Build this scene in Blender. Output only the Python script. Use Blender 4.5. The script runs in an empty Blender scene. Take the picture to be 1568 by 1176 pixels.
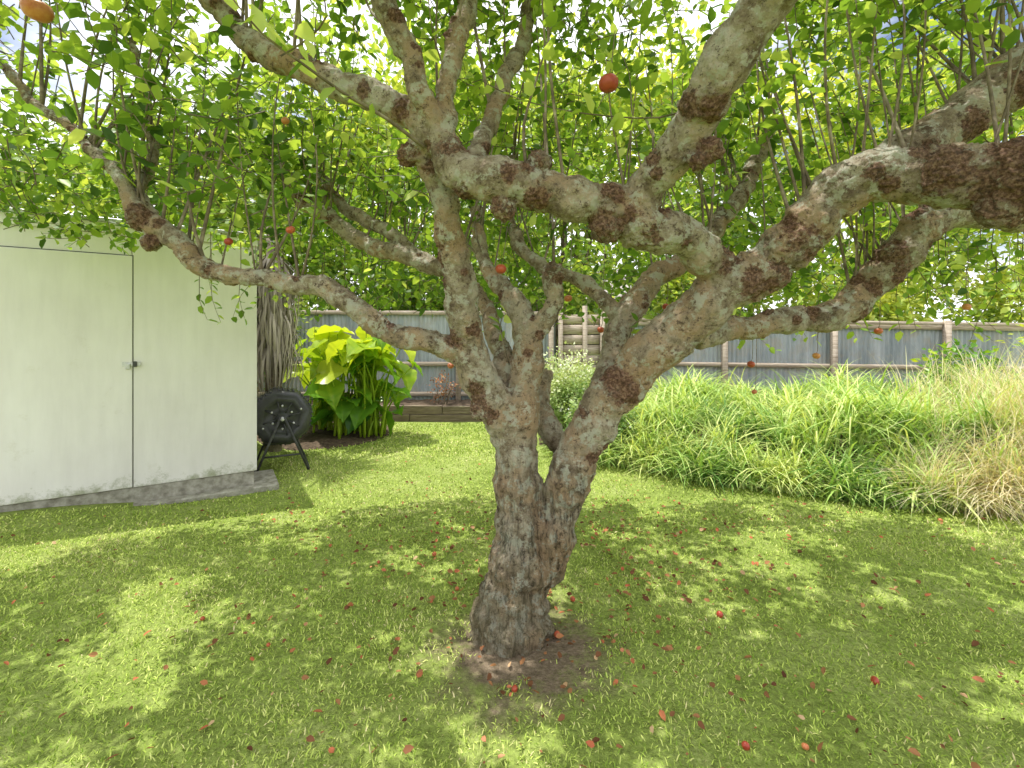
import bpy, math, random, bmesh
import numpy as np
from mathutils import Vector, noise, Matrix
random.seed(7); rng=np.random.default_rng(7)
scene=bpy.context.scene
H=1.45; F=700.0
def S(u,v,d):
    "surveyed bearing + distance -> world metres"
    return np.array([(u-784)/F*d, d, H-(v-513)/F*d])
def sm(t):
    t=np.clip(t,0,1); return t*t*(3-2*t)
def gz(x,y):
    x=np.asarray(x,float); y=np.asarray(y,float)
    return -0.15*sm((x+4.3)/1.3)*sm((y-2.9)/1.8)+0.006*np.sin(x*2.1+1)*np.sin(y*1.7)
# ---------------------------------------------------------------- helpers
def link(o,parent=None):
    scene.collection.objects.link(o)
    if parent: o.parent=parent
    return o
def empty(name,loc=(0,0,0),rz=0):
    e=bpy.data.objects.new(name,None); e.location=loc; e.rotation_euler=(0,0,rz); e.empty_display_size=.1
    return link(e)
def mesh_np(name,V,faces,mat,parent=None,attrs=None,smooth=False):
    me=bpy.data.meshes.new(name); V=np.asarray(V,np.float32).reshape(-1,3)
    me.vertices.add(len(V)); me.vertices.foreach_set('co',V.ravel())
    loops=np.concatenate([f.ravel() for f in faces]).astype(np.int32)
    tot=np.concatenate([np.full(len(f),f.shape[1]) for f in faces]).astype(np.int32)
    st=np.concatenate([[0],np.cumsum(tot)[:-1]]).astype(np.int32)
    me.loops.add(len(loops)); me.loops.foreach_set('vertex_index',loops)
    me.polygons.add(len(tot)); me.polygons.foreach_set('loop_start',st); me.polygons.foreach_set('loop_total',tot)
    if smooth: me.polygons.foreach_set('use_smooth',np.ones(len(tot),bool))
    me.update(calc_edges=True)
    for k,a in (attrs or {}).items():
        at=me.attributes.new(k,'FLOAT','POINT'); at.data.foreach_set('value',np.asarray(a,np.float32))
    if mat: me.materials.append(mat)
    return link(bpy.data.objects.new(name,me),parent)
def box(name,x0,x1,y0,y1,z0,z1,mat,parent=None,bev=0.004):
    bm=bmesh.new(); bmesh.ops.create_cube(bm,size=1)
    for v in bm.verts: v.co=Vector(((x0+x1)/2+v.co.x*(x1-x0),(y0+y1)/2+v.co.y*(y1-y0),(z0+z1)/2+v.co.z*(z1-z0)))
    if bev: bmesh.ops.bevel(bm,geom=bm.edges[:],offset=bev,segments=1,affect='EDGES')
    me=bpy.data.meshes.new(name); bm.to_mesh(me); bm.free(); me.materials.append(mat)
    return link(bpy.data.objects.new(name,me),parent)
def boxV(x0,x1,y0,y1,z0,z1):
    V=np.array([[x,y,z] for z in(z0,z1) for y in(y0,y1) for x in(x0,x1)],float)
    Fq=np.array([[0,2,3,1],[4,5,7,6],[0,1,5,4],[2,6,7,3],[0,4,6,2],[1,3,7,5]])
    return V,Fq
class Acc:
    def __init__(s): s.V=[];s.F={};s.n=0;s.A=[]
    def add(s,V,Fs,a=0.0):
        V=np.asarray(V,float)
        for f in Fs: s.F.setdefault(f.shape[1],[]).append(f+s.n)
        s.V.append(V); s.A.append(np.full(len(V),a) if np.isscalar(a) else a); s.n+=len(V)
    def out(s,name,mat,parent=None,smooth=False,attr='rnd'):
        return mesh_np(name,np.concatenate(s.V),[np.concatenate(f) for f in s.F.values()],mat,parent,{attr:np.concatenate(s.A)},smooth)
def unit(a): return a/np.maximum(np.linalg.norm(a,axis=-1,keepdims=True),1e-9)
def resample(P,R,step):
    P=np.asarray(P,float);R=np.asarray(R,float); out=[];ro=[]
    Q=np.vstack([2*P[0]-P[1],P,2*P[-1]-P[-2]]);RR=np.concatenate([[R[0]],R,[R[-1]]])
    for i in range(1,len(Q)-2):
        n=max(2,int(np.linalg.norm(Q[i+1]-Q[i])/step))
        for k in range(n):
            t=k/n; a,b,c,d=Q[i-1],Q[i],Q[i+1],Q[i+2]
            out.append(.5*((2*b)+(-a+c)*t+(2*a-5*b+4*c-d)*t*t+(-a+3*b-3*c+d)*t**3))
            ro.append(RR[i]*(1-t)+RR[i+1]*t)
    out.append(P[-1]);ro.append(R[-1]); return np.array(out),np.array(ro)
def tube(P,R,sides=8):
    n=len(P); T=unit(np.gradient(P,axis=0)); up=np.array([0.13,0.21,1.]) if abs(T[0][2])<.9 else np.array([1.,.1,0])
    nrm=up-T[0]*np.dot(up,T[0]); N=[]
    for i in range(n):
        nrm=nrm-T[i]*np.dot(nrm,T[i]); nrm=nrm/np.linalg.norm(nrm); N.append(nrm.copy())
    N=np.array(N);B=np.cross(T,N); a=np.linspace(0,2*np.pi,sides,endpoint=False)
    V=P[:,None,:]+R[:,None,None]*(np.cos(a)[None,:,None]*N[:,None,:]+np.sin(a)[None,:,None]*B[:,None,:])
    V=V.reshape(-1,3); i=np.arange(n-1)[:,None]*sides;j=np.arange(sides)[None,:];j2=(j+1)%sides
    Q=np.stack([i+j,i+j2,i+sides+j2,i+sides+j],-1).reshape(-1,4)
    V=np.vstack([V,P[0],P[-1]]);c0=n*sides;jj=np.arange(sides)
    T1=np.stack([(jj+1)%sides,jj,np.full(sides,c0)],-1)
    T2=np.stack([(n-1)*sides+jj,(n-1)*sides+(jj+1)%sides,np.full(sides,c0+1)],-1)
    return V,[Q,np.vstack([T1,T2])]
# ---------------------------------------------------------------- materials
class NT:
    def __init__(s,name):
        s.m=bpy.data.materials.new(name); s.m.use_nodes=True; s.t=s.m.node_tree; s.t.nodes.clear()
        s.o=s.n('ShaderNodeOutputMaterial')
    def n(s,ty,**k):
        nd=s.t.nodes.new(ty)
        for a,b in k.items(): setattr(nd,a,b)
        return nd
    def l(s,a,b): s.t.links.new(a,b)
    def coord(s): return s.n('ShaderNodeNewGeometry').outputs['Position']
    def objc(s): return s.n('ShaderNodeTexCoord').outputs['Object']
    def noise(s,scale,detail=6,rough=.6,vec=None,sc=None):
        nd=s.n('ShaderNodeTexNoise'); nd.inputs['Scale'].default_value=scale; nd.inputs['Detail'].default_value=detail; nd.inputs['Roughness'].default_value=rough
        v=vec or s.coord()
        if sc:
            mp=s.n('ShaderNodeMapping'); mp.inputs['Scale'].default_value=sc; s.l(v,mp.inputs[0]); v=mp.outputs[0]
        s.l(v,nd.inputs['Vector']); return nd.outputs['Fac']
    def ramp(s,fac,stops,interp='LINEAR'):
        r=s.n('ShaderNodeValToRGB'); cr=r.color_ramp; cr.interpolation=interp
        while len(cr.elements)<len(stops): cr.elements.new(.5)
        for e,(p,c) in zip(cr.elements,stops):
            e.position=p; e.color=(c,c,c,1) if isinstance(c,(int,float)) else (*c,1)
        s.l(fac,r.inputs[0]); return r.outputs['Color']
    def mix(s,f,a,b,mode='MIX'):
        m=s.n('ShaderNodeMix',data_type='RGBA',blend_type=mode)
        for sock,val in((m.inputs[0],f),(m.inputs[6],a),(m.inputs[7],b)):
            if isinstance(val,(int,float)): sock.default_value=val
            elif isinstance(val,tuple): sock.default_value=(*val,1)
            else: s.l(val,sock)
        return m.outputs[2]
    def math(s,op,a,b=0.):
        m=s.n('ShaderNodeMath',operation=op)
        for i,v in enumerate((a,b)):
            if isinstance(v,(int,float)): m.inputs[i].default_value=v
            else: s.l(v,m.inputs[i])
        return m.outputs[0]
    def attr(s,name): return s.n('ShaderNodeAttribute',attribute_name=name).outputs['Fac']
    def bsdf(s,col,rough=.7,bump=None,bs=.5,bd=.01,metal=0,spec=.3):
        b=s.n('ShaderNodeBsdfPrincipled'); b.inputs['Metallic'].default_value=metal; b.inputs['Specular IOR Level'].default_value=spec
        if isinstance(col,tuple): b.inputs['Base Color'].default_value=(*col,1)
        else: s.l(col,b.inputs['Base Color'])
        b.inputs['Roughness'].default_value=rough
        if bump is not None:
            bp=s.n('ShaderNodeBump'); bp.inputs['Strength'].default_value=bs; bp.inputs['Distance'].default_value=bd
            s.l(bump,bp.inputs['Height']); s.l(bp.outputs[0],b.inputs['Normal'])
        return b.outputs[0]
    def done(s,sh): s.l(sh,s.o.inputs[0]); return s.m
def leafmat(name,stops,tr=.35,rough=.45,tboost=(1.4,1.3,.55),spec=.35):
    t=NT(name); c=t.ramp(t.attr('rnd'),stops)
    if tr==0:
        d=t.n('ShaderNodeBsdfDiffuse'); t.l(c,d.inputs[0]); return t.done(d.outputs[0])
    b=t.bsdf(c,rough,spec=spec)
    tl=t.n('ShaderNodeBsdfTranslucent'); t.l(t.mix(1.,c,tboost,'MULTIPLY'),tl.inputs[0])
    m=t.n('ShaderNodeMixShader'); m.inputs[0].default_value=tr; t.l(b,m.inputs[1]); t.l(tl.outputs[0],m.inputs[2])
    return t.done(m.outputs[0])
M_leaf=leafmat('apple_leaf',[(0,(.06,.13,.025)),(.4,(.18,.32,.055)),(.75,(.38,.53,.1)),(1,(.64,.74,.28))],.5)
M_bgleaf=leafmat('background_leaf',[(0,(.08,.17,.03)),(.45,(.26,.4,.07)),(1,(.62,.66,.15))],.45)
M_grass=leafmat('grass_blade',[(0,(.22,.34,.05)),(.5,(.5,.62,.13)),(.88,(.72,.76,.27)),(1,(.76,.66,.38))],0)
M_strap=leafmat('strap_leaf',[(0,(.12,.26,.06)),(.45,(.4,.58,.15)),(.8,(.72,.78,.32)),(.88,(.6,.53,.34)),(1,(.84,.75,.55))],.25,.45)
M_taro=leafmat('elephant_ear_leaf',[(0,(.04,.15,.03)),(.5,(.18,.38,.03)),(1,(.56,.66,.05))],.4,.3)
M_pale=leafmat('variegated_leaf',[(0,(.18,.32,.08)),(.6,(.48,.58,.24)),(1,(.8,.82,.62))],.2)
M_dead=leafmat('dead_leaf',[(0,(.10,.045,.025)),(.4,(.24,.11,.055)),(.7,(.4,.2,.09)),(.9,(.48,.14,.07)),(1,(.58,.42,.24))],0)
M_frond=leafmat('dead_frond',[(0,(.2,.17,.13)),(1,(.6,.53,.45))],0)
def bark():
    t=NT('apple_bark')
    n1=t.noise(8,7,.74); c=t.ramp(n1,[(.34,(.2,.145,.1)),(.44,(.43,.34,.245)),(.53,(.64,.55,.43)),(.64,(.84,.79,.68))])
    c=t.mix(t.ramp(t.noise(4.,5,.7),[(.48,0.),(.58,.75)]),c,(.56,.35,.2))
    c=t.mix(t.ramp(t.noise(15,6,.75),[(.53,0.),(.57,.8)]),c,(.72,.71,.6))
    c=t.mix(t.ramp(t.noise(30,5,.85),[(.38,.85),(.45,0.)]),c,(.12,.08,.055))
    fur=t.noise(1,5,.75,sc=(42,42,7))
    c=t.mix(t.math('MULTIPLY',t.attr('trunk'),.9),c,t.mix(1.,c,t.ramp(fur,[(.4,.22),(.48,.75),(.58,1.05)]),'MULTIPLY'))
    g=t.n('ShaderNodeNewGeometry')
    sp=t.n('ShaderNodeSeparateXYZ'); t.l(g.outputs['Position'],sp.inputs[0])
    low=t.ramp(t.math('ADD',t.math('MULTIPLY',sp.outputs['Z'],-1.),t.noise(14,5,.7)),[(-.0,0.),(.45,.45)])
    c=t.mix(low,c,(.27,.24,.12))
    bc=t.ramp(t.noise(75,3,.7),[(.36,(.07,.035,.025)),(.5,(.24,.12,.08)),(.64,(.46,.29,.2))])
    c=t.mix(t.ramp(t.math('ADD',t.attr('burr'),t.math('MULTIPLY',t.math('SUBTRACT',t.noise(16,5,.75),.5),2.1)),[(.5,0.),(.66,.9)]),c,bc)
    h=t.math('ADD',t.noise(34,6,.82),t.math('MULTIPLY',t.math('MULTIPLY',fur,t.attr('trunk')),2.))
    return t.done(t.bsdf(c,.85,h,1.,.04,spec=.15))
M_bark=bark()
def simple(name,stops,scale=8,rough=.75,bumpd=.004,sc=None,metal=0,detail=5,spec=.3,bs=.5):
    t=NT(name); n=t.noise(scale,detail,.65,vec=t.objc(),sc=sc); return t.done(t.bsdf(t.ramp(n,stops),rough,n,bs,bumpd,metal,spec))
M_twig=simple('twig_bark',[(.3,(.09,.07,.05)),(.5,(.2,.155,.11)),(.7,(.4,.34,.26))],14)
M_wood=simple('weathered_timber',[(.3,(.24,.19,.14)),(.5,(.45,.37,.29)),(.7,(.6,.53,.44))],6,.85,.006,sc=(.6,6,9))
M_sleeper=simple('dark_sleeper_timber',[(.3,(.08,.06,.04)),(.6,(.23,.18,.13)),(.75,(.28,.27,.16))],7,.9,.01,sc=(.5,4,6))
M_conc=simple('concrete',[(.3,(.17,.155,.12)),(.5,(.36,.34,.29)),(.7,(.55,.52,.47))],14,.9,.006,detail=9)
M_soil=simple('garden_soil',[(.3,(.04,.028,.018)),(.6,(.14,.1,.065)),(.75,(.22,.17,.12))],20,.95,.03)
M_blackpl=simple('black_plastic',[(.3,(.025,.025,.027)),(.7,(.06,.062,.065))],9,.4,.001,spec=.5)
M_steel=simple('galvanised_steel',[(.3,(.45,.45,.45)),(.7,(.7,.7,.7))],20,.4,.001,metal=.5)
M_tube=simple('painted_steel_tube',[(.3,(.04,.04,.04)),(.7,(.1,.1,.1))],20,.4,.001)
M_petal=simple('white_petal',[(.3,(.75,.75,.7)),(.7,(.88,.88,.85))],10,.6,.0005)
M_housew=simple('weatherboard_paint',[(.3,(.65,.65,.62)),(.7,(.78,.78,.76))],3,.6,.002)
M_houser=simple('roof_iron',[(.3,(.3,.26,.24)),(.7,(.4,.36,.33))],3,.5,.002)
def shedpaint():
    t=NT('shed_white_paint'); n=t.noise(1.6,6,.6,vec=t.objc(),sc=(1,1,.6))
    c=t.ramp(n,[(.3,(.79,.75,.76)),(.55,(.86,.825,.835)),(.7,(.9,.87,.88))])
    c=t.mix(.25,c,t.ramp(t.noise(5,6,.7,vec=t.objc(),sc=(3,3,.35)),[(.35,.8),(.6,1.0)]),'MULTIPLY')
    c=t.mix(t.ramp(t.noise(3.2,7,.8,vec=t.objc()),[(.6,0.),(.74,.35)]),c,(.55,.5,.42))
    sp=t.n('ShaderNodeSeparateXYZ'); t.l(t.objc(),sp.inputs[0])
    low=t.ramp(t.math('ADD',t.math('MULTIPLY',sp.outputs['Z'],-2.6),t.math('MULTIPLY',t.noise(7,7,.8,vec=t.objc()),1.7)),[(.5,0.),(.85,.8)])
    c=t.mix(low,c,(.28,.3,.17))
    return t.done(t.bsdf(c,.5,t.noise(30,3,vec=t.objc()),.15,.003))
M_shed=shedpaint()
def corr():
    t=NT('blue_grey_corrugated_iron'); n=t.noise(1,6,.7,sc=(5,5,.8))
    c=t.ramp(n,[(.3,(.2,.235,.255)),(.5,(.33,.37,.39)),(.7,(.47,.5,.515))])
    c=t.mix(t.ramp(t.noise(3,6,.75),[(.48,0.),(.62,.65)]),c,(.36,.33,.28))
    return t.done(t.bsdf(c,.55,spec=.3))
M_corr=corr()
def applem():
    t=NT('apple_skin'); c=t.ramp(t.math('ADD',t.math('MULTIPLY',t.attr('rnd'),.6),t.math('MULTIPLY',t.noise(30,5,.7),.6)),[(.2,(.3,.03,.02)),(.5,(.48,.09,.04)),(.8,(.68,.32,.12)),(1,(.62,.5,.17))])
    return t.done(t.bsdf(c,.35,spec=.5))
M_apple=applem()
def groundm():
    t=NT('lawn_ground')
    c=t.ramp(t.noise(2.2,8,.75),[(.3,(.2,.27,.05)),(.5,(.36,.46,.11)),(.7,(.5,.56,.2))])
    c=t.mix(t.ramp(t.noise(45,4,.7),[(.35,.6),(.6,0.)]),c,(.1,.11,.035))
    g=t.coord(); d=t.n('ShaderNodeVectorMath',operation='DISTANCE')
    mp=t.n('ShaderNodeMapping'); mp.inputs['Scale'].default_value=(.9,1,0); t.l(g,mp.inputs[0]); t.l(mp.outputs[0],d.inputs[0]); d.inputs[1].default_value=(.04,2.12,0)
    f=t.ramp(t.math('ADD',d.outputs['Value'],t.math('MULTIPLY',t.noise(5,6,.78),.8)),[(.62,1.),(.86,0.)])
    sc=t.ramp(t.noise(35,6,.7),[(.3,(.11,.085,.055)),(.6,(.28,.215,.15)),(.75,(.44,.36,.27))])
    c=t.mix(f,c,sc)
    return t.done(t.bsdf(c,.95,t.noise(60,4,.7),1.,.02,spec=.1))
M_ground=groundm()
# ---------------------------------------------------------------- ground
def axis(lo,hi,st,far):
    a=np.arange(lo,hi+1e-6,st); e=np.array([1,3,8,20,50,120,far]); return np.concatenate([lo-e[::-1],a,hi+e])
xs=axis(-8,9,.12,300); ys=axis(-4,11,.12,300); X,Y=np.meshgrid(xs,ys)
Z=gz(X,Y); V=np.stack([X,Y,Z],-1).reshape(-1,3); nx=len(xs)
i=(np.arange(len(ys)-1)[:,None]*nx+np.arange(nx-1)[None,:]).ravel()
mesh_np('ground',V,[np.stack([i,i+1,i+nx+1,i+nx],-1)],M_ground,smooth=True)
bx=np.array([.35,.55,1.13,2.,2.79,3.5,4.18,6.,9.]); by=np.array([6.6,6.2,5.55,5.0,4.5,4.15,3.8,3.1,2.4])
def yf(x): return np.where(x<.35,99.,np.interp(x,bx,by))+.08*np.sin(x*5)+.05*np.sin(x*11+1)
sa=math.atan2(.54,.84); ca_,sa_=math.cos(sa),math.sin(sa)
def shed_local(x,y):
    dx=x+2.64;dy=y-4.72; return dx*ca_+dy*sa_, -dx*sa_+dy*ca_
# ---------------------------------------------------------------- lawn blades
def blades(n,xr,yr,L,W,seed):
    r=np.random.default_rng(seed); x=r.uniform(*xr,n);y=r.uniform(*yr,n)
    keep=(np.abs(x)<1.12*y+.9)&(y<yf(x))
    lx,ly=shed_local(x,y); keep&=~((lx<.2)&(ly>-.1)&(ly<2.7))
    rr=np.hypot((x-.04)*.9,y-2.12)+.16*np.sin(x*17+2*np.sin(y*9))*np.sin(y*19); keep&=(rr>.24+.4*r.random(n)**1.5)
    keep&=~((x<.3)&(y>8.3))
    pt=np.sin(x*1.9+1.3*np.sin(y*2.3))*np.sin(y*2.7+1.1*np.sin(x*3.1)); pt2=np.sin(x*9+2*np.sin(y*7))*np.sin(y*11+2*np.sin(x*8))
    keep&=(r.random(n)<.8+.25*pt+.2*pt2)
    x=x[keep];y=y[keep];pt=pt[keep]+.7*pt2[keep];n=len(x); z=gz(x,y)
    a=r.uniform(0,2*np.pi,n); l=L*r.uniform(.5,1.25,n); w=W*r.uniform(.7,1.5,n); b=r.uniform(0,2*np.pi,n); tl=r.uniform(.4,1.4,n)
    P=np.stack([x,y,z-.004],-1); dx=np.stack([np.cos(a),np.sin(a),np.zeros(n)],-1)*w[:,None]/2
    tip=P+np.stack([np.cos(b)*np.sin(tl),np.sin(b)*np.sin(tl),np.cos(tl)],-1)*l[:,None]
    md=P+(tip-P)*.55; md[:,2]+=l*.15
    V=np.stack([P-dx,P+dx,md+dx*.8,md-dx*.8,tip],1).reshape(-1,3); k=np.arange(n)[:,None]*5
    rnd=np.repeat(np.clip(.45+.17*pt+r.normal(0,.25,n),0,1),5)
    return V,[k+np.array([0,1,2,3]),k+np.array([3,2,4])],rnd
A=Acc()
for args in [(170000,(-4.5,4.5),(1.2,3.4),.026,.0042,1),(90000,(-7,6.5),(3.4,6.),.03,.008,2),(30000,(-4.5,2),(6,8.8),.04,.012,3)]:
    V,Fs,a=blades(*args); A.add(V,Fs,a)
A.out('lawn_grass',M_grass)
# ---------------------------------------------------------------- leaf instancing
LT=np.array([[0,0,0],[.28,-.5,.06],[.7,-.4,.02],[1,0,-.12],[.7,.4,.02],[.28,.5,.06],[.3,0,-.03],[.7,0,-.06]])
LF3=np.array([[0,1,6],[0,6,5],[2,3,7],[7,3,4]]);LF4=np.array([[1,2,7,6],[6,7,4,5]])
ST=np.array([[0,0,0],[.45,-.5,.05],[1,0,-.1],[.45,.5,.05]]);SF=np.array([[0,1,2],[0,2,3]])
def leaves(P,D,N,L,wr,rnd,simple_=False):
    D=unit(D); W=unit(np.cross(N,D)); N=np.cross(D,W); n=len(P); T=ST if simple_ else LT
    L=L[:,None,None]; T=T[None]
    V=P[:,None,:]+L*(T[...,0:1]*D[:,None,:]+wr*T[...,1:2]*W[:,None,:]+T[...,2:3]*N[:,None,:])
    k=np.arange(n)[:,None,None]*T.shape[1]
    Fs=[(k+SF).reshape(-1,3)] if simple_ else [(k+LF3).reshape(-1,3),(k+LF4).reshape(-1,4)]
    return V.reshape(-1,3),Fs,np.repeat(rnd,T.shape[1])
# ---------------------------------------------------------------- apple tree
tree=empty('apple_tree',(0,2.25,0))
def tp(o):
    o.parent=tree; o.matrix_parent_inverse=Matrix.Translation((0,-2.25,0)); return o
limbs={
'trunk':[(776,1010,2.25,84),(780,965,2.25,62),(786,920,2.26,54),(797,870,2.27,49),(800,810,2.27,42),(793,745,2.27,36),(791,690,2.27,34),(790,650,2.28,33),(800,600,2.3,28),(808,550,2.32,25),(806,510,2.33,23),(795,475,2.36,20),(778,450,2.4,16),(752,420,2.5,13),(735,380,2.6,11),(730,320,2.7,10)],
'stubR':[(808,530,2.32,20),(828,495,2.3,15),(845,460,2.28,13),(848,420,2.27,14)],
'L1':[(790,690,2.27,30),(772,640,2.25,32),(742,585,2.22,28),(718,530,2.18,26),(709,480,2.14,24),(701,425,2.1,23),(690,370,2.05,21),(684,320,2.0,20),(668,275,1.97,20),(650,235,1.93,20),(640,205,1.9,16)],
'back1':[(760,590,2.32,14),(768,545,2.4,15),(752,500,2.5,14),(745,470,2.6,12),(700,425,2.7,12),(640,400,2.8,12),(565,372,2.9,13),(500,332,3.0,12),(455,300,3.1,10),(430,250,3.2,8)],
'back2':[(660,405,2.8,10),(600,360,2.9,10),(530,320,3.1,9),(470,250,3.3,8)],
'R':[(835,880,2.28,34),(848,810,2.26,36),(868,750,2.25,35),(888,690,2.24,36),(918,630,2.22,34),(960,578,2.2,35),(1008,530,2.17,36),(1060,485,2.14,35),(1110,448,2.1,36),(1160,413,2.06,36),(1210,368,2.0,37),(1258,315,1.95,38),(1320,280,1.88,38),(1400,268,1.8,42),(1490,268,1.7,48),(1580,268,1.58,58),(1700,240,1.45,62),(1850,150,1.35,58)],
'R2':[(1290,300,1.93,30),(1350,262,1.97,30),(1420,218,2.0,31),(1490,165,2.0,35),(1580,110,1.98,40),(1700,40,2.,38),(1850,-60,2.1,34)],
'R3':[(1060,520,2.25,17),(1130,502,2.35,17),(1200,493,2.4,19),(1275,482,2.42,23),(1320,452,2.42,24),(1368,402,2.4,26),(1415,345,2.38,26),(1470,320,2.4,24),(1560,330,2.5,22),(1680,300,2.6,20)],
'R4':[(900,655,2.28,16),(925,590,2.36,20),(945,530,2.42,21),(962,480,2.45,20),(1000,430,2.5,17),(1070,380,2.6,15),(1130,300,2.8,12),(1180,200,3.0,10)],
'R5':[(958,490,2.45,13),(920,455,2.5,12),(870,425,2.55,11),(830,410,2.6,10),(780,340,2.8,9),(790,240,3.0,8)],
'smallfork':[(885,700,2.3,18),(845,660,2.4,18),(828,620,2.5,15),(835,570,2.6,12)],
'B':[(1120,440,2.1,28),(1085,398,2.03,30),(1040,368,1.95,29),(985,345,1.88,35),(925,318,1.85,33),(860,300,1.83,32),(795,282,1.82,33),(735,272,1.83,31),(690,245,1.85,28),(668,200,1.85,22)],
'C':[(960,345,1.87,30),(985,300,1.83,31),(1015,258,1.75,30),(1052,205,1.66,32),(1088,140,1.55,35),(1130,70,1.45,38),(1185,-10,1.35,42),(1260,-110,1.25,44)],
'A1':[(672,215,1.86,22),(610,165,1.9,22),(550,138,1.93,23),(490,118,1.96,21),(432,95,2.0,19),(385,60,2.05,18),(335,5,2.1,17),(280,-70,2.15,16)],
'A2':[(668,200,1.85,18),(645,140,1.82,17),(618,70,1.8,18),(590,0,1.78,19),(565,-80,1.78,18)],
'A3':[(672,210,1.85,18),(690,140,1.88,14),(700,70,1.9,16),(712,10,1.95,14),(730,-70,2.0,12)],
'A4':[(720,275,1.83,18),(735,215,2.0,14),(770,140,2.2,12),(800,60,2.4,11),(820,-30,2.6,10)],
'LL':[(712,540,2.19,20),(675,532,2.2,20),(630,522,2.2,17),(585,503,2.2,18),(535,466,2.2,17),(490,440,2.2,17),(430,431,2.2,14),(370,425,2.2,13),(312,412,2.2,15),(275,372,2.2,15),(240,352,2.2,17),(212,325,2.2,14),(195,285,2.2,11),(150,238,2.22,8),(100,192,2.25,7),(50,155,2.3,7),(10,100,2.35,6)],
'LL2':[(240,350,2.2,11),(222,300,2.25,8),(235,240,2.3,7),(225,160,2.4,6),(200,60,2.5,5)],
}
A=Acc(); cen=[]; brs=[]
for k,pts in limbs.items():
    P=[S(u,v,d) for u,v,d,r in pts]; R=[r*d/F for u,v,d,r in pts]
    P,R=resample(P,R,.025)
    if k!='trunk':
        P=P+np.array([[noise.noise(Vector(p*6.)+Vector((7,0,0))),noise.noise(Vector(p*6.)),noise.noise(Vector(p*6.)+Vector((0,9,0)))] for p in P])*np.minimum(R,.03)[:,None]*1.
    R=R*(1+.2*np.array([noise.noise(Vector(p*14.)) for p in P]))
    cen.append((k,P,R)); V,Fs=tube(P,R,14); A.add(V,Fs)
def blob(c,r,sq=None):
    bm=bmesh.new(); bmesh.ops.create_icosphere(bm,subdivisions=2,radius=r)
    V=np.array([v.co[:] for v in bm.verts]); Fq=np.array([[v.index for v in f.verts] for f in bm.faces]); bm.free()
    if sq is not None: V=V-np.outer(V@sq,sq)*.35
    A.add(V+c,[Fq])
dens={'R':28,'R2':9,'R3':18,'B':12,'C':4,'A1':7,'A2':4,'A3':4,'LL':18,'LL2':2,'L1':11,'trunk':4,'back1':8,'R4':6,'A4':3,'stubR':3}
for k,P,R in cen:
    for _ in range(dens.get(k,0)):
        j=random.randrange(int(len(P)*(.45 if k=='trunk' else .12)),len(P)-1); T=unit(P[min(j+1,len(P)-1)]-P[j-1])
        d=np.array([random.gauss(0,1),random.gauss(-.7,.7),random.gauss(-.1,.9)]); d=unit(d-T*np.dot(d,T))
        r=R[j]*random.uniform(.3,.75); c=P[j]+d*(R[j]-r*.62); brs.append((c,r)); blob(c,r,d)
for u,v,d,r in [(700,240,1.84,17),(848,418,2.27,17),(1085,232,1.62,20),(1070,245,1.62,16),(215,335,2.18,18),(232,372,2.19,14),(625,238,1.91,17),(690,235,1.84,22),(930,345,1.84,28),(770,318,1.81,20),(825,250,1.81,20),(740,625,2.21,20),(1530,320,1.63,30),(1100,405,2.06,26),(1365,395,2.38,24),(1225,368,1.96,30),(1180,420,2.03,28),(985,345,1.86,30)]:
    c=S(u,v,d); r=r*d/F; brs.append((c,r)); blob(c,r)
ob=A.out('wood_raw',None)
m=ob.modifiers.new('r','REMESH'); m.mode='VOXEL'; m.voxel_size=.0075; m.use_smooth_shade=True
dg=bpy.context.evaluated_depsgraph_get(); me=bpy.data.meshes.new_from_object(ob.evaluated_get(dg)); bpy.data.objects.remove(ob)
n=len(me.vertices); co=np.empty(n*3,np.float32); me.vertices.foreach_get('co',co); co=co.reshape(-1,3).astype(float)
no=np.empty(n*3,np.float32); me.vertices.foreach_get('normal',no); no=no.reshape(-1,3)
burr=np.zeros(n)
for c,r in brs:
    d=np.linalg.norm(co-c,axis=1); burr=np.maximum(burr,np.clip(1.5-d/(r*1.15),0,1))
trk=sm((1.05-co[:,2])/.5)
flute=np.zeros(n);d1=np.zeros(n);d2=np.zeros(n)
for i_ in range(n):
    p=co[i_]; d1[i_]=noise.noise(Vector(p*22)); d2[i_]=noise.noise(Vector(p*70))
    if trk[i_]>0: flute[i_]=noise.noise(Vector((p[0]*22,p[1]*22,p[2]*2.5)))
co=co+no*(d1*.010+d2*.006+burr*(d2*.010+np.abs(d1)*.006)+trk*(flute*.024-.004))[:,None]
me.vertices.foreach_set('co',co.astype(np.float32).ravel()); me.update()
for nm,a in (('burr',burr),('trunk',trk)):
    at=me.attributes.new(nm,'FLOAT','POINT'); at.data.foreach_set('value',a.astype(np.float32))
me.materials.clear(); me.materials.append(M_bark); me.polygons.foreach_set('use_smooth',np.ones(len(me.polygons),bool))
tp(link(bpy.data.objects.new('trunk_and_limbs',me)))
TW=Acc(); LP=[];LD=[];LN=[];LL_=[];LR=[]
def addleaf(p,d,size,rv):
    LP.append(p);LD.append(d);LN.append(np.array([random.gauss(0,.6),random.gauss(-.15,.6),1.]));LL_.append(size);LR.append(rv)
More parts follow.
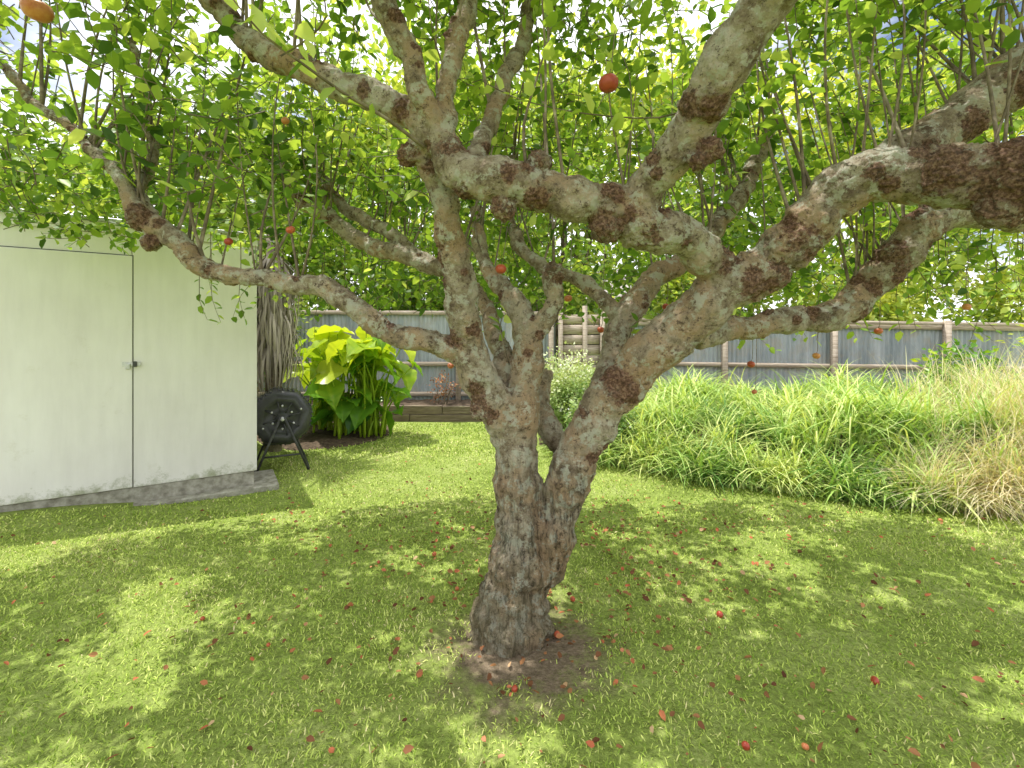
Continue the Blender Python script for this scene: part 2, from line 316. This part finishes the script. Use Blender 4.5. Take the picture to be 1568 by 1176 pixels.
def leafy(P,r0,r1,t0=.2,step=.03,size=.075,tint=0):
    P=np.asarray(P,float); Q,_=resample(P,np.ones(len(P)),.08); V,Fs=tube(Q,np.linspace(r0,r1,len(Q)),5 if r0>.005 else 3); TW.add(V,Fs)
    ln=np.linalg.norm(np.diff(Q,axis=0),axis=1).sum(); k=max(1,int(ln*(1-t0)/step))
    for t in np.linspace(t0,1,k):
        f=t*(len(Q)-1); a=min(int(f),len(Q)-2); p=Q[a]+(Q[a+1]-Q[a])*(f-a); T=unit(Q[a+1]-Q[a])
        o=rng.normal(0,1,3); o=unit(o-T*np.dot(o,T)); addleaf(p,T*.5+o*.9+np.array([0,0,-.05]),size*random.uniform(.6,1.2),min(1,max(0,random.gauss(.5+tint,.25))))
nshoot={'R':30,'R2':40,'R3':26,'B':9,'C':2,'A1':12,'A2':5,'A3':4,'A4':6,'LL':30,'LL2':5,'back1':16,'back2':10,'R4':20,'R5':14,'L1':3,'trunk':6}
for k,P,R in cen:
    for _ in range(nshoot.get(k,0)):
        j=random.randrange(int(len(P)*(.75 if k=='trunk' else .3)),len(P)); p=P[j]
        if p[2]<1.55 or p[1]<1.55: continue
        L=random.uniform(.5,1.7); d=np.array([random.gauss(0,.13),random.gauss(.25,.2),1.]); b=rng.normal(0,.06,3)
        pts=[p,p+d*L*.35+b,p+d*L*.7+b*1.4,p+d*L+b]; leafy(pts,random.uniform(.004,.010),.002,.35,.04)
def sp(pts,r,**k): leafy([S(*q) for q in pts],r,.002,**k)
sp([(650,225,1.86),(590,180,1.75),(530,145,1.65),(460,95,1.5),(400,50,1.4),(350,-10,1.3)],.009,t0=.25,step=.045,size=.09,tint=.35)
sp([(1075,160,1.65),(1010,180,1.75),(935,178,1.8),(860,168,1.85),(790,150,1.9),(740,125,1.9)],.004,t0=.05,step=.045,size=.08,tint=.25)
sp([(958,300,1.82),(945,230,1.82),(935,170,1.82),(928,90,1.85)],.006,t0=.3,step=.05,size=.08,tint=.2)
sp([(805,250,1.82),(802,190,1.85),(825,110,1.9),(850,20,2.)],.008,t0=.4,step=.05,tint=.1)
sp([(690,130,1.88),(665,60,1.8),(655,-10,1.7)],.005,t0=.3,step=.05,tint=.2)
sp([(680,340,2.0),(655,300,1.95),(630,290,1.9)],.004,t0=.3,step=.03,tint=.2)
sp([(780,560,2.3),(765,500,2.25),(775,480,2.2)],.004,t0=.3,step=.03,tint=.1)
sp([(960,540,2.3),(968,500,2.25),(990,480,2.2)],.004,t0=.2,step=.03,tint=.1)
sp([(430,85,1.5),(470,60,1.35),(500,25,1.25),(490,-20,1.2)],.004,t0=.1,step=.04,size=.095,tint=.45)
for _ in range(75):
    p=np.array([random.uniform(1.2,5.),random.uniform(2.9,4.4),random.uniform(1.7,2.15)]); d=np.array([random.gauss(.2,.4),random.gauss(0,.3),-.75]); L=random.uniform(.25,.6)
    leafy([p+[0,0,.25],p,p+d*L*.5,p+d*L+[.05,0,-.02]],.004,.0015,.2,.045,.075,.15)
for _ in range(34):
    p=np.array([random.uniform(-2.4,-.2),random.uniform(3.2,4.2),random.uniform(1.8,2.1)]); d=np.array([random.gauss(-.1,.4),random.gauss(0,.3),-.75]); L=random.uniform(.25,.5)
    leafy([p+[0,0,.25],p,p+d*L*.5,p+d*L+[.05,0,-.02]],.004,.0015,.2,.05,.07,.05)
cnt=0
while cnt<5200:
    x=random.uniform(-4.6,4.8); y=random.uniform(-1.2,5.0); z=random.uniform(1.6,4.3)
    q=((x-.1)/4.5)**2+((y-2.)/3.1)**2+((z-2.6)/1.75)**2
    if q>1: continue
    lo=2.0+.35*noise.noise(Vector((x*.9,y*.9,3)))-(.25 if y>3 else 0)
    if y<2.6 and x>-1.2: lo=max(lo,3.05-.35*max(0,x-1.8))
    if y<1.9: lo=max(lo,1.45+.76*max(y,.9)+.25)
    if x<-1.2 and y<1.7: lo=max(lo,2.75)
    if x<-1.4: lo=max(lo,2.2+.1*noise.noise(Vector((x*2,y*2,1))))
    if y<2.9 and x>1.6: lo=max(lo,2.2)
    if z<lo: continue
    sx=x+.29*z; sy=y-.22*z
    col=noise.noise(Vector((sx*1.5,sy*1.5,.3)))+.7*noise.noise(Vector((sx*4,sy*4,5)))
    g=noise.noise(Vector((x*1.5,y*1.5,z*1.5)))+.5*noise.noise(Vector((x*3.5,y*3.5,z*3.5+5)))+1.1*col
    if g<.04+.12*random.random(): continue
    cnt+=1; p=np.array([x,y,z]); d=unit(np.array([x*.25,(y-2)*.25,0])+rng.normal(0,.5,3)+np.array([0,0,.3])); L=random.uniform(.2,.42)
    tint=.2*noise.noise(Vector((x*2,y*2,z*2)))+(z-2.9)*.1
    leafy([p-d*L*.5,p+rng.normal(0,.02,3),p+d*L*.5],.0035,.0015,.1,.038,.082,tint)
tp(TW.out('twigs',M_twig))
V,Fs,a=leaves(np.array(LP),np.array(LD),np.array(LN),np.array(LL_),.6,np.array(LR))
tp(mesh_np('foliage',V,Fs,M_leaf,None,{'rnd':a})); print('leaves',len(LP))
# ---- apples
def applegeo(c,r,rv,acc,tilt=None):
    ns,nr=14,9; ph=np.linspace(0,np.pi,nr); rad=np.sin(ph)*(1+.06*np.cos(ph)); zz=np.cos(ph)*.9-.22*np.exp(-(np.sin(ph)/.35)**2)*np.sign(np.cos(ph))
    a=np.linspace(0,2*np.pi,ns,endpoint=False)
    V=np.stack([rad[:,None]*np.cos(a),rad[:,None]*np.sin(a),np.repeat(zz[:,None],ns,1)],-1).reshape(-1,3)*r
    if tilt is not None: V=V@np.array(Matrix.Rotation(tilt[0],3,'X')@Matrix.Rotation(tilt[1],3,'Y'))
    i=np.arange(nr-1)[:,None]*ns;j=np.arange(ns)[None];Q=np.stack([i+j,i+ns+j,i+ns+(j+1)%ns,i+(j+1)%ns],-1).reshape(-1,4)
    acc.add(V+c,[Q],rv)
A=Acc();ST_=Acc()
for u,v,d,r in [(932,128,1.82,.04),(57,16,1.75,.048),(767,412,2.1,.026),(445,352,2.2,.022),(350,370,2.2,.02),(870,457,2.6,.024),(1345,507,3.,.026),(1150,558,3.2,.026),(690,560,2.8,.02),(1155,600,3.,.018),(1250,545,3.3,.026),(920,505,3.,.024),(437,185,2.3,.02),(1480,470,3.1,.026),(1020,470,2.9,.025)]:
    c=S(u,v,d); applegeo(c,r,random.random()*.8,A,(random.gauss(0,.3),random.gauss(0,.3)))
    up=.16 if v<450 else .55
    Q=np.array([c+[0,0,r*.7],c+[.01,0,r*1.6],c+[.03,.02,r*1.6+up]]); V,Fs=tube(Q,np.array([.002,.002,.0018]),5); ST_.add(V,Fs)
tp(A.out('apples',M_apple,smooth=True)); tp(ST_.out('apple_stalks',M_twig))
A=Acc()
spots=[S(1233,1148,1.6),S(1102,945,2.35),S(788,1058,1.86),S(1142,1140,1.6),S(853,968,2.2),S(665,848,3.),S(877,920,2.5),S(700,905,2.6),S(1240,780,3.8),S(1440,770,3.7),S(1340,1060,1.9)]
for c in spots:
    r=random.uniform(.012,.018); applegeo(np.array([c[0],c[1],gz(c[0],c[1])+r*.8]),r,random.random()*.6,A,(random.random()*3,random.random()*3))
for _ in range(18):
    a=random.uniform(0,6.28);q=abs(random.gauss(0,1.5))+.35; x=q*math.cos(a)*1.1+.3; y=2.9+q*math.sin(a)
    if y<1.5 or y>yf(x)-.1: continue
    lx,ly=shed_local(x,y)
    if lx<.3 and ly>-.2: continue
    r=random.uniform(.008,.013); applegeo(np.array([x,y,float(gz(x,y))+r*.6+.006]),r,random.random()*.5,A,(random.random()*3,random.random()*3))
A.out('fallen_apples',M_apple,smooth=True)
n=1900; a=rng.uniform(0,6.28,n);q=np.abs(rng.normal(0,1.6,n))+.25; x=.3+q*np.cos(a)*1.4;y=2.9+q*np.sin(a)
lx,ly=shed_local(x,y); k=(y>1.2)&(y<yf(x)-.1)&~((lx<.2)&(ly>-.15)); x=x[k];y=y[k];n=len(x)
P=np.stack([x,y,gz(x,y)+.016+rng.random(n)*.01],-1); D=np.stack([np.cos(a[:n]),np.sin(a[:n]),rng.normal(0,.3,n)],-1); N=np.stack([rng.normal(0,.5,n),rng.normal(0,.5,n),np.ones(n)],-1)
V,Fs,at=leaves(P,D,N,rng.uniform(.012,.042,n),.6,rng.random(n)); mesh_np('fallen_leaves',V,Fs,M_dead,None,{'rnd':at})
# ---------------------------------------------------------------- shed
shed=empty('garden_shed',(-2.64,4.72,0),sa)
box('walls',-4,0,0,2.4,.054,2.36,M_shed,shed,.003)
box('header_fascia',-4.02,.012,-.022,2.42,2.362,2.455,M_shed,shed,.004)
box('roof',-4.1,.09,-.05,2.5,2.457,2.49,M_steel,shed,.003)
box('door',-2.12,-.99,-.024,-.002,.062,2.17,M_shed,shed,.003)
box('door_gap',-2.13,-.981,-.006,.01,.058,2.18,M_tube,shed,0)
box('wall_panel_right',-.982,.004,-.016,-.002,.058,2.34,M_shed,shed,.002)
box('plinth',-4,-.02,.01,2.38,-.4,.052,M_conc,shed,.006)
box('slab',-3.4,.2,-.12,.5,-.4,-.085,M_conc,shed,.012)
box('hasp_plate',-1.06,-.93,-.032,-.026,1.165,1.205,M_steel,shed,.001)
box('hasp_staple',-.985,-.955,-.055,-.033,1.16,1.21,M_tube,shed,.003)
box('padlock',-1.035,-1.0,-.052,-.033,1.14,1.19,M_steel,shed,.004)
# ---------------------------------------------------------------- tumbler composter
comp=empty('tumbling_composter',(-2.82,5.6,float(gz(-2.88,5.75))),math.radians(28))
A=Acc(); ns=8; prof=[(-.25,.0),(-.25,.07),(-.235,.075),(-.235,.2),(-.26,.22),(-.25,.30),(-.19,.34),(.19,.34),(.25,.30),(.26,.22),(.26,0)]
rings=[]
for y,r in prof:
    a=np.linspace(0,2*np.pi,ns,endpoint=False)+np.pi/8; rings.append(np.stack([np.cos(a)*max(r,.001),np.full(ns,y),np.sin(a)*max(r,.001)],-1))
V=np.concatenate(rings); i=np.arange(len(prof)-1)[:,None]*ns;j=np.arange(ns)[None];A.add(V,[np.stack([i+j,i+(j+1)%ns,i+ns+(j+1)%ns,i+ns+j],-1).reshape(-1,4)])
for t in range(8):
    ang=t*np.pi/4; R=np.array(Matrix.Rotation(ang,3,'Y'))
    for off in(-.08,-.03,.03,.08):
        V,Fq=boxV(off-.01,off+.01,-.18,.18,.305,.328); A.add(V@R.T,[Fq])
    V,Fq=boxV(-.007,.007,-.255,-.23,.07,.21); R=np.array(Matrix.Rotation(ang+np.pi/8,3,'Y')); A.add(V@R.T,[Fq])
o=A.out('drum',M_blackpl,comp); o.location=(0,0,.62); o.rotation_euler=(0,math.radians(8),0)
A=Acc()
for (x,z) in [(0,0),(.1,.07),(-.11,.08),(.0,-.12),(-.1,-.05),(.12,-.06),(0,.15),(.2,.1),(-.2,-.1)]:
    V,Fs=tube(np.array([[x,-.275,z],[x,-.235,z]]),np.array([.012,.012]),8); A.add(V,Fs)
V,Fs=tube(np.array([[0,-.34,0],[0,.36,0]]),np.array([.02,.02]),10); A.add(V,Fs)
o=A.out('bolts_and_axle',M_steel,comp); o.location=(0,0,.62)
A=Acc()
for y in(-.32,.34):
    for x in(-.28,.28):
        V,Fs=tube(np.array([[0+.02*np.sign(x),y,.64],[x,y*1.05,.0]]),np.array([.014,.014]),8); A.add(V,Fs)
    V,Fs=tube(np.array([[-.2,y*1.03,.2],[.2,y*1.03,.2]]),np.array([.011,.011]),6); A.add(V,Fs)
for x in(-.28,.28):
    V,Fs=tube(np.array([[x,-.336,.012],[x,.357,.012]]),np.array([.014,.014]),6); A.add(V,Fs)
A.out('stand',M_tube,comp)
# ---------------------------------------------------------------- fences
def fence(name,p0,p1,top0,top1,post_gap=2.4,cap=False,ph=.12):
    e=empty(name,(p0[0],p0[1],-.15),math.atan2(p1[1]-p0[1],p1[0]-p0[0])); L=math.hypot(p1[0]-p0[0],p1[1]-p0[1])
    n=int(L/.0127); x=np.linspace(0,L,n); y=.013*np.sin(x*2*np.pi/.085); t=(top0+(top1-top0)*x/L)+.15-.06
    t=t+.012*np.round(np.sin(np.floor(x/.76)*7.3),2)
    V=np.concatenate([np.stack([x,y,np.full(n,.02)],-1),np.stack([x,y,t],-1)]); i=np.arange(n-1)
    mesh_np('iron_sheets',V,[np.stack([i,i+1,i+n+1,i+n],-1)],M_corr,e,smooth=True)
    A=Acc(); k=int(L/post_gap)+1
    for q in range(k):
        xx=q*post_gap+.3
        if xx>L: break
        tt=top0+(top1-top0)*xx/L+.15
        V,Fq=boxV(xx-.05,xx+.05,-.155,-.06,-.1,tt+ph*random.uniform(0,1.)); A.add(V,[Fq])
    sl=(top1-top0)/L
    for zz in(.35,.98,-.1):
        z0=(top0+.15+zz) if zz<0 else zz
        V,Fq=boxV(0,L,-.058,-.0155,z0,z0+.085); V[:,2]+=V[:,0]*sl*(z0/(top0+.15)); A.add(V,[Fq])
    if cap:
        V,Fq=boxV(0,L,-.10,.03,top0+.15-.005,top0+.15+.06); V[:,2]+=V[:,0]*sl; A.add(V,[Fq])
    A.out('posts_and_rails',M_wood,e)
fence('corrugated_iron_fence',(-9,9.4),(.9,9.5),2.0,1.95,1.9)
fence('corrugated_iron_fence',(1.9,9.5),(14,8.6),1.76,1.55,2.1,cap=True)
e=empty('timber_paling_fence',(.95,9.45,-.15))
A=Acc()
for q in range(9):
    V,Fq=boxV(0,.95,-.02,.004,.15+q*.21,.15+q*.21+.19); A.add(V,[Fq])
for xx in(.0,.5,.86):
    V,Fq=boxV(xx,xx+.09,-.11,-.023,-.1,2.2); A.add(V,[Fq])
A.out('boards_and_posts',M_wood,e)
e=empty('sleeper_garden_edging',(-4.2,8.5,-.15))
box('sleeper_1',0,2.3,-.05,.06,-.1,.13,M_sleeper,e,.008); box('sleeper_2',2.31,4.5,-.045,.06,-.1,.125,M_sleeper,e,.008)
box('sleeper_3',.1,2.9,-.035,.06,.133,.29,M_sleeper,e,.008); box('sleeper_4',2.91,4.49,-.03,.06,.13,.28,M_sleeper,e,.008)
n1,n2=60,16; X,Y=np.meshgrid(np.linspace(-4.4,.3,n1),np.linspace(8.55,9.4,n2)); Z=.1+.04*rng.random(X.shape)
i=(np.arange(n2-1)[:,None]*n1+np.arange(n1-1)).ravel(); mesh_np('raised_garden_soil',np.stack([X,Y,Z],-1).reshape(-1,3),[np.stack([i,i+1,i+n1+1,i+n1],-1)],M_soil,smooth=True)
n1=40; X,Y=np.meshgrid(np.linspace(-4.2,-1.9,n1),np.linspace(6.3,8.5,n1)); rr=np.hypot((X+3.05)/1.1,(Y-7.4)/1.05)
Z=gz(X,Y)+.1*(1-rr**2)+.02*rng.random(X.shape); Z=np.where(rr>1,gz(X,Y)-.05,Z)
i=(np.arange(n1-1)[:,None]*n1+np.arange(n1-1)).ravel(); mesh_np('garden_bed_soil',np.stack([X,Y,Z],-1).reshape(-1,3),[np.stack([i,i+1,i+n1+1,i+n1],-1)],M_soil,smooth=True)
# ---------------------------------------------------------------- elephant ear plant
def bigleaf(acc,base,tipdir,size,rv,roll=0):
    nu,nv=11,9; t=np.linspace(0,1,nu); w=np.array([.0,.62,.86,.95,.93,.84,.7,.53,.34,.16,0])*.5
    s=np.linspace(-1,1,nv); Tt,Ss=np.meshgrid(t,s,indexing='ij')
    x=(Tt-.25)-.25*np.abs(Ss)**1.5*np.exp(-Tt*5); y=Ss*w[:,None]; z=-.35*(np.maximum(Tt-.2,0))**2*1.1+.16*np.abs(Ss)*np.sin(np.pi*Tt)+.04*np.sin(Tt*22)*np.abs(Ss)
    d=unit(tipdir); side=unit(np.cross(np.array([0,0,1.]),d)); up=np.cross(d,side); side,up=side*math.cos(roll)+up*math.sin(roll),up*math.cos(roll)-side*math.sin(roll)
    V=base+size*(x[...,None]*d+y[...,None]*side+z[...,None]*up); V=V.reshape(-1,3)
    i=(np.arange(nu-1)[:,None]*nv+np.arange(nv-1)).ravel(); rib=np.where(np.abs(Ss)<.1,.18,0)+.05*np.sin(Tt*30)
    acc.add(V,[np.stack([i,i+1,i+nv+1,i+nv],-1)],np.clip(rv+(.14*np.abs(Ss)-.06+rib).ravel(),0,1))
ear=empty('elephant_ear_plant',(-2.75,7.2,0)); A=Acc();B=Acc()
for q in range(100):
    a=random.uniform(0,6.28); cx,cy=random.choice([(-2.9,7.2),(-2.55,7.3),(-2.3,7.3),(-3.1,7.5),(-2.6,7.0),(-2.2,7.1)]); rt=np.array([cx+random.gauss(0,.1),cy+random.gauss(0,.1),-.1])
    out=random.uniform(.1,.5); hh=random.uniform(.25,1.7)*(1-.3*out); top=rt+np.array([math.cos(a)*out,math.sin(a)*out,hh])
    mid=rt+np.array([math.cos(a)*out*.3,math.sin(a)*out*.3,hh*.65]); Q,R=resample([rt,mid,top],[.02,.014,.008],.12); V,Fs=tube(Q,R,6); B.add(V,Fs,.75)
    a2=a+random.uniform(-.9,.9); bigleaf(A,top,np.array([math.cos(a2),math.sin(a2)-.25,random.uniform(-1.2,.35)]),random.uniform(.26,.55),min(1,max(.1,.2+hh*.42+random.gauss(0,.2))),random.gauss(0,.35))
for acc,nm in((A,'leaves'),(B,'stems')):
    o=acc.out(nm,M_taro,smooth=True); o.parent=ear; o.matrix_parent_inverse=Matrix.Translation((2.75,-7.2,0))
# ---------------------------------------------------------------- cabbage tree with dead frond skirt
cab=empty('cabbage_tree',(-3.3,6.3,-.15)); V,Fs=tube(np.array([[0,0,0],[.03,0,1.5],[.0,0,3.6]]),np.array([.12,.1,.08]),12); A=Acc();A.add(V,Fs);A.out('trunk',M_twig,cab,smooth=True)
def straps(roots,L,s,az,w,rnd,nr=6,droop=None):
    n=len(roots); t=np.linspace(0,1,nr)[None,:,None]; L=L[:,None,None]; s=s[:,None,None]
    o=np.stack([np.cos(az),np.sin(az),np.zeros(n)],-1)[:,None,:]; si=np.stack([-np.sin(az),np.cos(az),np.zeros(n)],-1)[:,None,:]
    if droop is None: h=L*(t-.55*s*t**2); r=L*.7*s*t**1.6
    else: h=-L*(t*.95-.1*np.sin(t*3)); r=L*.22*s*np.sin(t*2.6)
    C=roots[:,None,:]+o*r+np.array([0,0,1.])*h; wd=w[:,None,None]*.5*(1-t**2.2*.95)
    V=np.stack([C-si*wd,C+si*wd],2).reshape(-1,3); k=np.arange(n)[:,None]*nr*2+np.arange(nr-1)[None]*2; k=k.ravel()
    return V,[np.stack([k,k+1,k+3,k+2],-1)],np.repeat(rnd,nr*2)
n=700; az=rng.uniform(0,6.28,n); z=rng.uniform(1.5,2.7,n); roots=np.stack([.1*np.cos(az),.1*np.sin(az),z],-1)
V,Fs,a=straps(roots,rng.uniform(.5,.95,n),rng.uniform(.5,1.6,n),az,rng.uniform(.02,.04,n),rng.random(n),droop=1); mesh_np('dead_leaf_skirt',V,Fs,M_frond,cab,{'rnd':a})
n=260; az=rng.uniform(0,6.28,n); roots=np.stack([.03*np.cos(az),.03*np.sin(az),rng.uniform(3.2,3.6,n)],-1)
V,Fs,a=straps(roots,rng.uniform(.6,1.,n),rng.uniform(.4,1.7,n),az,rng.uniform(.03,.05,n),rng.random(n)*.7); mesh_np('green_crown',V,Fs,M_strap,cab,{'rnd':a})
# ---------------------------------------------------------------- long grass bed on the right
def mound(x,y):
    f=y-yf(x); return gz(x,y)+(.42+.14*sm((x-2.5)/2))*sm(f/1.3)+.16*np.sin(x*2.6+.5)*np.sin(y*2)*sm(f/.8)
n1,n2=110,40; xx=np.linspace(.4,9,n1); T=np.linspace(-.02,1,n2); X=np.repeat(xx[None],n2,0); Y=yf(X)+.05+T[:,None]*(9.35-yf(X)); Z=mound(X,Y)-.02
i=(np.arange(n2-1)[:,None]*n1+np.arange(n1-1)).ravel(); mesh_np('planted_bed_soil',np.stack([X,Y,Z],-1).reshape(-1,3),[np.stack([i,i+1,i+n1+1,i+n1],-1)],M_soil,smooth=True)
R_=[];L_=[];s_=[];z_=[];w_=[];c_=[]
for q in range(640):
    x=random.uniform(.6,8.2); f=random.random()**1.25*3.6+.12
    if q<110: f=random.uniform(.08,.35); x=.7+q/110*5.
    y=float(yf(np.array(x)))+f
    if y>9.2: continue
    k=44; ln=random.uniform(.35,.92)*(1 if f>.5 else .75); dry=0
    if x-.86*y>0 and random.random()<min(.8,.25+(x-.86*y)*.5): dry=1
    tint=.52+.5*noise.noise(Vector((x*1.6,y*1.6,0)))+random.gauss(0,.14)
    for j in range(k):
        R_.append((x+random.gauss(0,.08),y+random.gauss(0,.08),0)); L_.append(ln*random.uniform(.6,1.25)*(1.45 if dry else 1)); s_.append(random.uniform(.6,1.6)*(.62 if dry else 1)); z_.append(random.uniform(0,6.28))
        w_.append(random.uniform(.005,.011) if dry else random.uniform(.012,.026)); c_.append(random.choice([random.uniform(.84,1),random.uniform(.84,1),random.uniform(.3,.7)]) if dry else min(.8,max(0,random.gauss(tint,.19))))
for q in range(1300):
    x=random.gauss(4.35,.28);y=random.gauss(4.12,.18); R_.append((x,y,0));L_.append(random.uniform(.45,.95));s_.append(random.uniform(.9,1.6));z_.append(random.uniform(0,6.28));w_.append(random.uniform(.006,.012));c_.append(random.uniform(.9,1))
R_=np.array(R_);R_[:,2]=mound(R_[:,0],R_[:,1])-.02
V,Fs,a=straps(R_,np.array(L_),np.array(s_),np.array(z_),np.array(w_),np.array(c_)); mesh_np('long_grass_clumps',V,Fs,M_strap,None,{'rnd':a})
# ---------------------------------------------------------------- shrubs
def shrub(name,c,rad,n,size,mat,base=.4,flowers=0,simple_=True,clumps=30):
    e=empty(name,(c[0],c[1],0)); e2=Matrix.Translation((-c[0],-c[1],0)); r=np.array(rad); c=np.array(c)
    cc=unit(rng.normal(0,1,(clumps,3)))*rng.uniform(.35,.95,(clumps,1))*r+c; cr=rng.uniform(.2,.4,clumps)*r.mean()
    k=rng.integers(0,clumps,n); P=cc[k]+rng.normal(0,.55,(n,3))*cr[k][:,None]; P[:,2]=np.maximum(P[:,2],.0)
    D=unit(P-c)+rng.normal(0,.7,(n,3)); N=np.stack([rng.normal(0,.6,n),rng.normal(-.2,.6,n),np.ones(n)],-1)
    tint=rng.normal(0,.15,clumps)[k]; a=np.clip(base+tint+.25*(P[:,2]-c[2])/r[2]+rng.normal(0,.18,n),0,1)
    V,Fs,at=leaves(P,D,N,size*rng.uniform(.6,1.3,n),.6,a,simple_); o=mesh_np('foliage',V,Fs,mat,e,{'rnd':at}); o.matrix_parent_inverse=e2
    A=Acc(); b0=np.array([c[0],c[1],-.15])
    for q in range(min(12,clumps)):
        m_=(b0+cc[q])/2+rng.normal(0,.06,3)*r.mean(); Q,R=resample([b0+rng.normal(0,.03,3)*[1,1,0],m_,cc[q]],[.03*r.mean()+.005,.018*r.mean()+.004,.006],.15); V,Fs=tube(Q,R,6); A.add(V,Fs)
    o=A.out('branches',M_twig,e); o.matrix_parent_inverse=e2
    if flowers:
        k=rng.integers(0,n,flowers); P=P[k]+(P[k]-c)*.12; V,Fs,at=leaves(np.repeat(P,4,0),rng.normal(0,1,(flowers*4,3)),rng.normal(0,1,(flowers*4,3))+[0,-.5,1],np.full(flowers*4,.022),.9,np.ones(flowers*4),True)
        o=mesh_np('flowers',V,Fs,M_petal,e,{'rnd':at}); o.matrix_parent_inverse=e2
shrub('variegated_shrub',(.85,6.75,.6),(.6,.5,.55),9000,.05,M_pale,.55,flowers=120,clumps=45)
shrub('white_flowering_shrub',(1.25,6.05,.3),(.55,.4,.36),5000,.05,M_pale,.15,flowers=160)
shrub('yellow_green_shrub',(7.2,7.4,.85),(.6,.4,.55),800,.11,M_taro,.35)
shrub('orange_leaf_shrub',(-1.35,8.8,.45),(.3,.2,.3),260,.05,M_dead,.6)
shrub('leafy_shrub',(-5.2,8.7,1.6),(1.4,.5,1.5),5000,.1,M_bgleaf,.45)
shrub('leafy_shrub',(9.,6.6,.9),(1.2,1.,.9),5000,.08,M_bgleaf,.45)
for (x,zc,rx,rz,n,b) in [(-7,2.6,2.4,1.2,4500,.45),(-3.2,2.7,2.2,1.3,5000,.4),(.3,2.7,1.9,1.2,4500,.45),(4.6,2.3,1.8,.8,3200,.6),(8.2,2.1,2.2,.8,3500,.75),(12.,2.2,2.2,.9,3000,.7)]:
    shrub('background_hedge',(x,10.8,zc),(rx,.7,rz),n,.15,M_bgleaf,b,clumps=45)
for (x,y,zc,rx,rz,n,b) in [(-10.5,11.5,4.,3.2,2.6,6500,.5),(-6.2,12.,4.6,2.8,3.2,8000,.6),(-2.6,12.4,5.4,2.8,4.2,9500,.5),(1.4,13.,5.6,2.9,4.4,9500,.55),(5.2,12.6,5.6,2.8,4.2,9500,.6),(9.6,12.6,5.4,3.,3.9,8500,.75),(14.5,12.,5.,3.2,3.6,6500,.7),(-14.5,8,4.,3.,3.,5000,.6)]:
    shrub('background_tree',(x,y,zc),(rx,1.8,rz),n,.24,M_bgleaf,b,clumps=60)
h=empty('neighbour_house',(2.6,16.5,-.15)); box('walls',-3,4,0,5,0,2.9,M_housew,h,.01)
mesh_np('roof',[[-3.4,-.4,2.88],[4.4,-.4,2.88],[4.4,5.4,2.88],[-3.4,5.4,2.88],[-1.,2.5,4.3],[2.,2.5,4.3]],[np.array([[0,1,5,4],[2,3,4,5]]),np.array([[1,2,5],[3,0,4]])],M_houser,h)
box('window_frame',-.9,.7,-.05,-.004,.9,2.2,M_housew,h,.005); box('window_glass',-.8,.6,-.06,-.052,1.,2.1,M_blackpl,h,0)
# ---------------------------------------------------------------- light, camera
el=math.radians(70); az=(-.8,.6); Sd=Vector((az[0]*math.cos(el),az[1]*math.cos(el),math.sin(el)))
L=bpy.data.lights.new('sun','SUN'); L.energy=5; L.angle=math.radians(.5); L.color=(1,.97,.9); o=link(bpy.data.objects.new('sun',L)); o.rotation_euler=Sd.to_track_quat('Z','Y').to_euler()
w=bpy.data.worlds.new('World'); scene.world=w; w.use_nodes=True; nt=w.node_tree; sk=nt.nodes.new('ShaderNodeTexSky'); sk.sky_type='NISHITA'; sk.sun_disc=False; sk.sun_elevation=el; sk.sun_rotation=math.atan2(az[0],az[1]); sk.air_density=1.; sk.dust_density=2.; sk.ozone_density=1.
tc=nt.nodes.new('ShaderNodeTexCoord'); cn=nt.nodes.new('ShaderNodeTexNoise'); cn.inputs['Scale'].default_value=2.2; cn.inputs['Detail'].default_value=6
mp=nt.nodes.new('ShaderNodeMapping'); mp.inputs['Scale'].default_value=(1,1,2.2); nt.links.new(tc.outputs['Generated'],mp.inputs[0]); nt.links.new(mp.outputs[0],cn.inputs['Vector'])
cr=nt.nodes.new('ShaderNodeValToRGB'); cr.color_ramp.elements[0].position=.34; cr.color_ramp.elements[1].position=.48; nt.links.new(cn.outputs['Fac'],cr.inputs[0])
mx=nt.nodes.new('ShaderNodeMix'); mx.data_type='RGBA'; nt.links.new(cr.outputs['Color'],mx.inputs[0]); nt.links.new(sk.outputs[0],mx.inputs[6]); mx.inputs[7].default_value=(12.5,12.5,13.,1)
nt.links.new(mx.outputs[2],nt.nodes['Background'].inputs[0]); nt.nodes['Background'].inputs[1].default_value=.15
c=bpy.data.cameras.new('camera'); c.sensor_width=36; c.lens=F/1568*36; c.shift_y=-75/1568; c.clip_end=1000; c.clip_start=.05
o=link(bpy.data.objects.new('camera',c)); o.location=(0,0,H); o.rotation_euler=(math.pi/2,0,0); scene.camera=o
scene.view_settings.view_transform='Standard'; scene.view_settings.look='None'; scene.view_settings.exposure=0
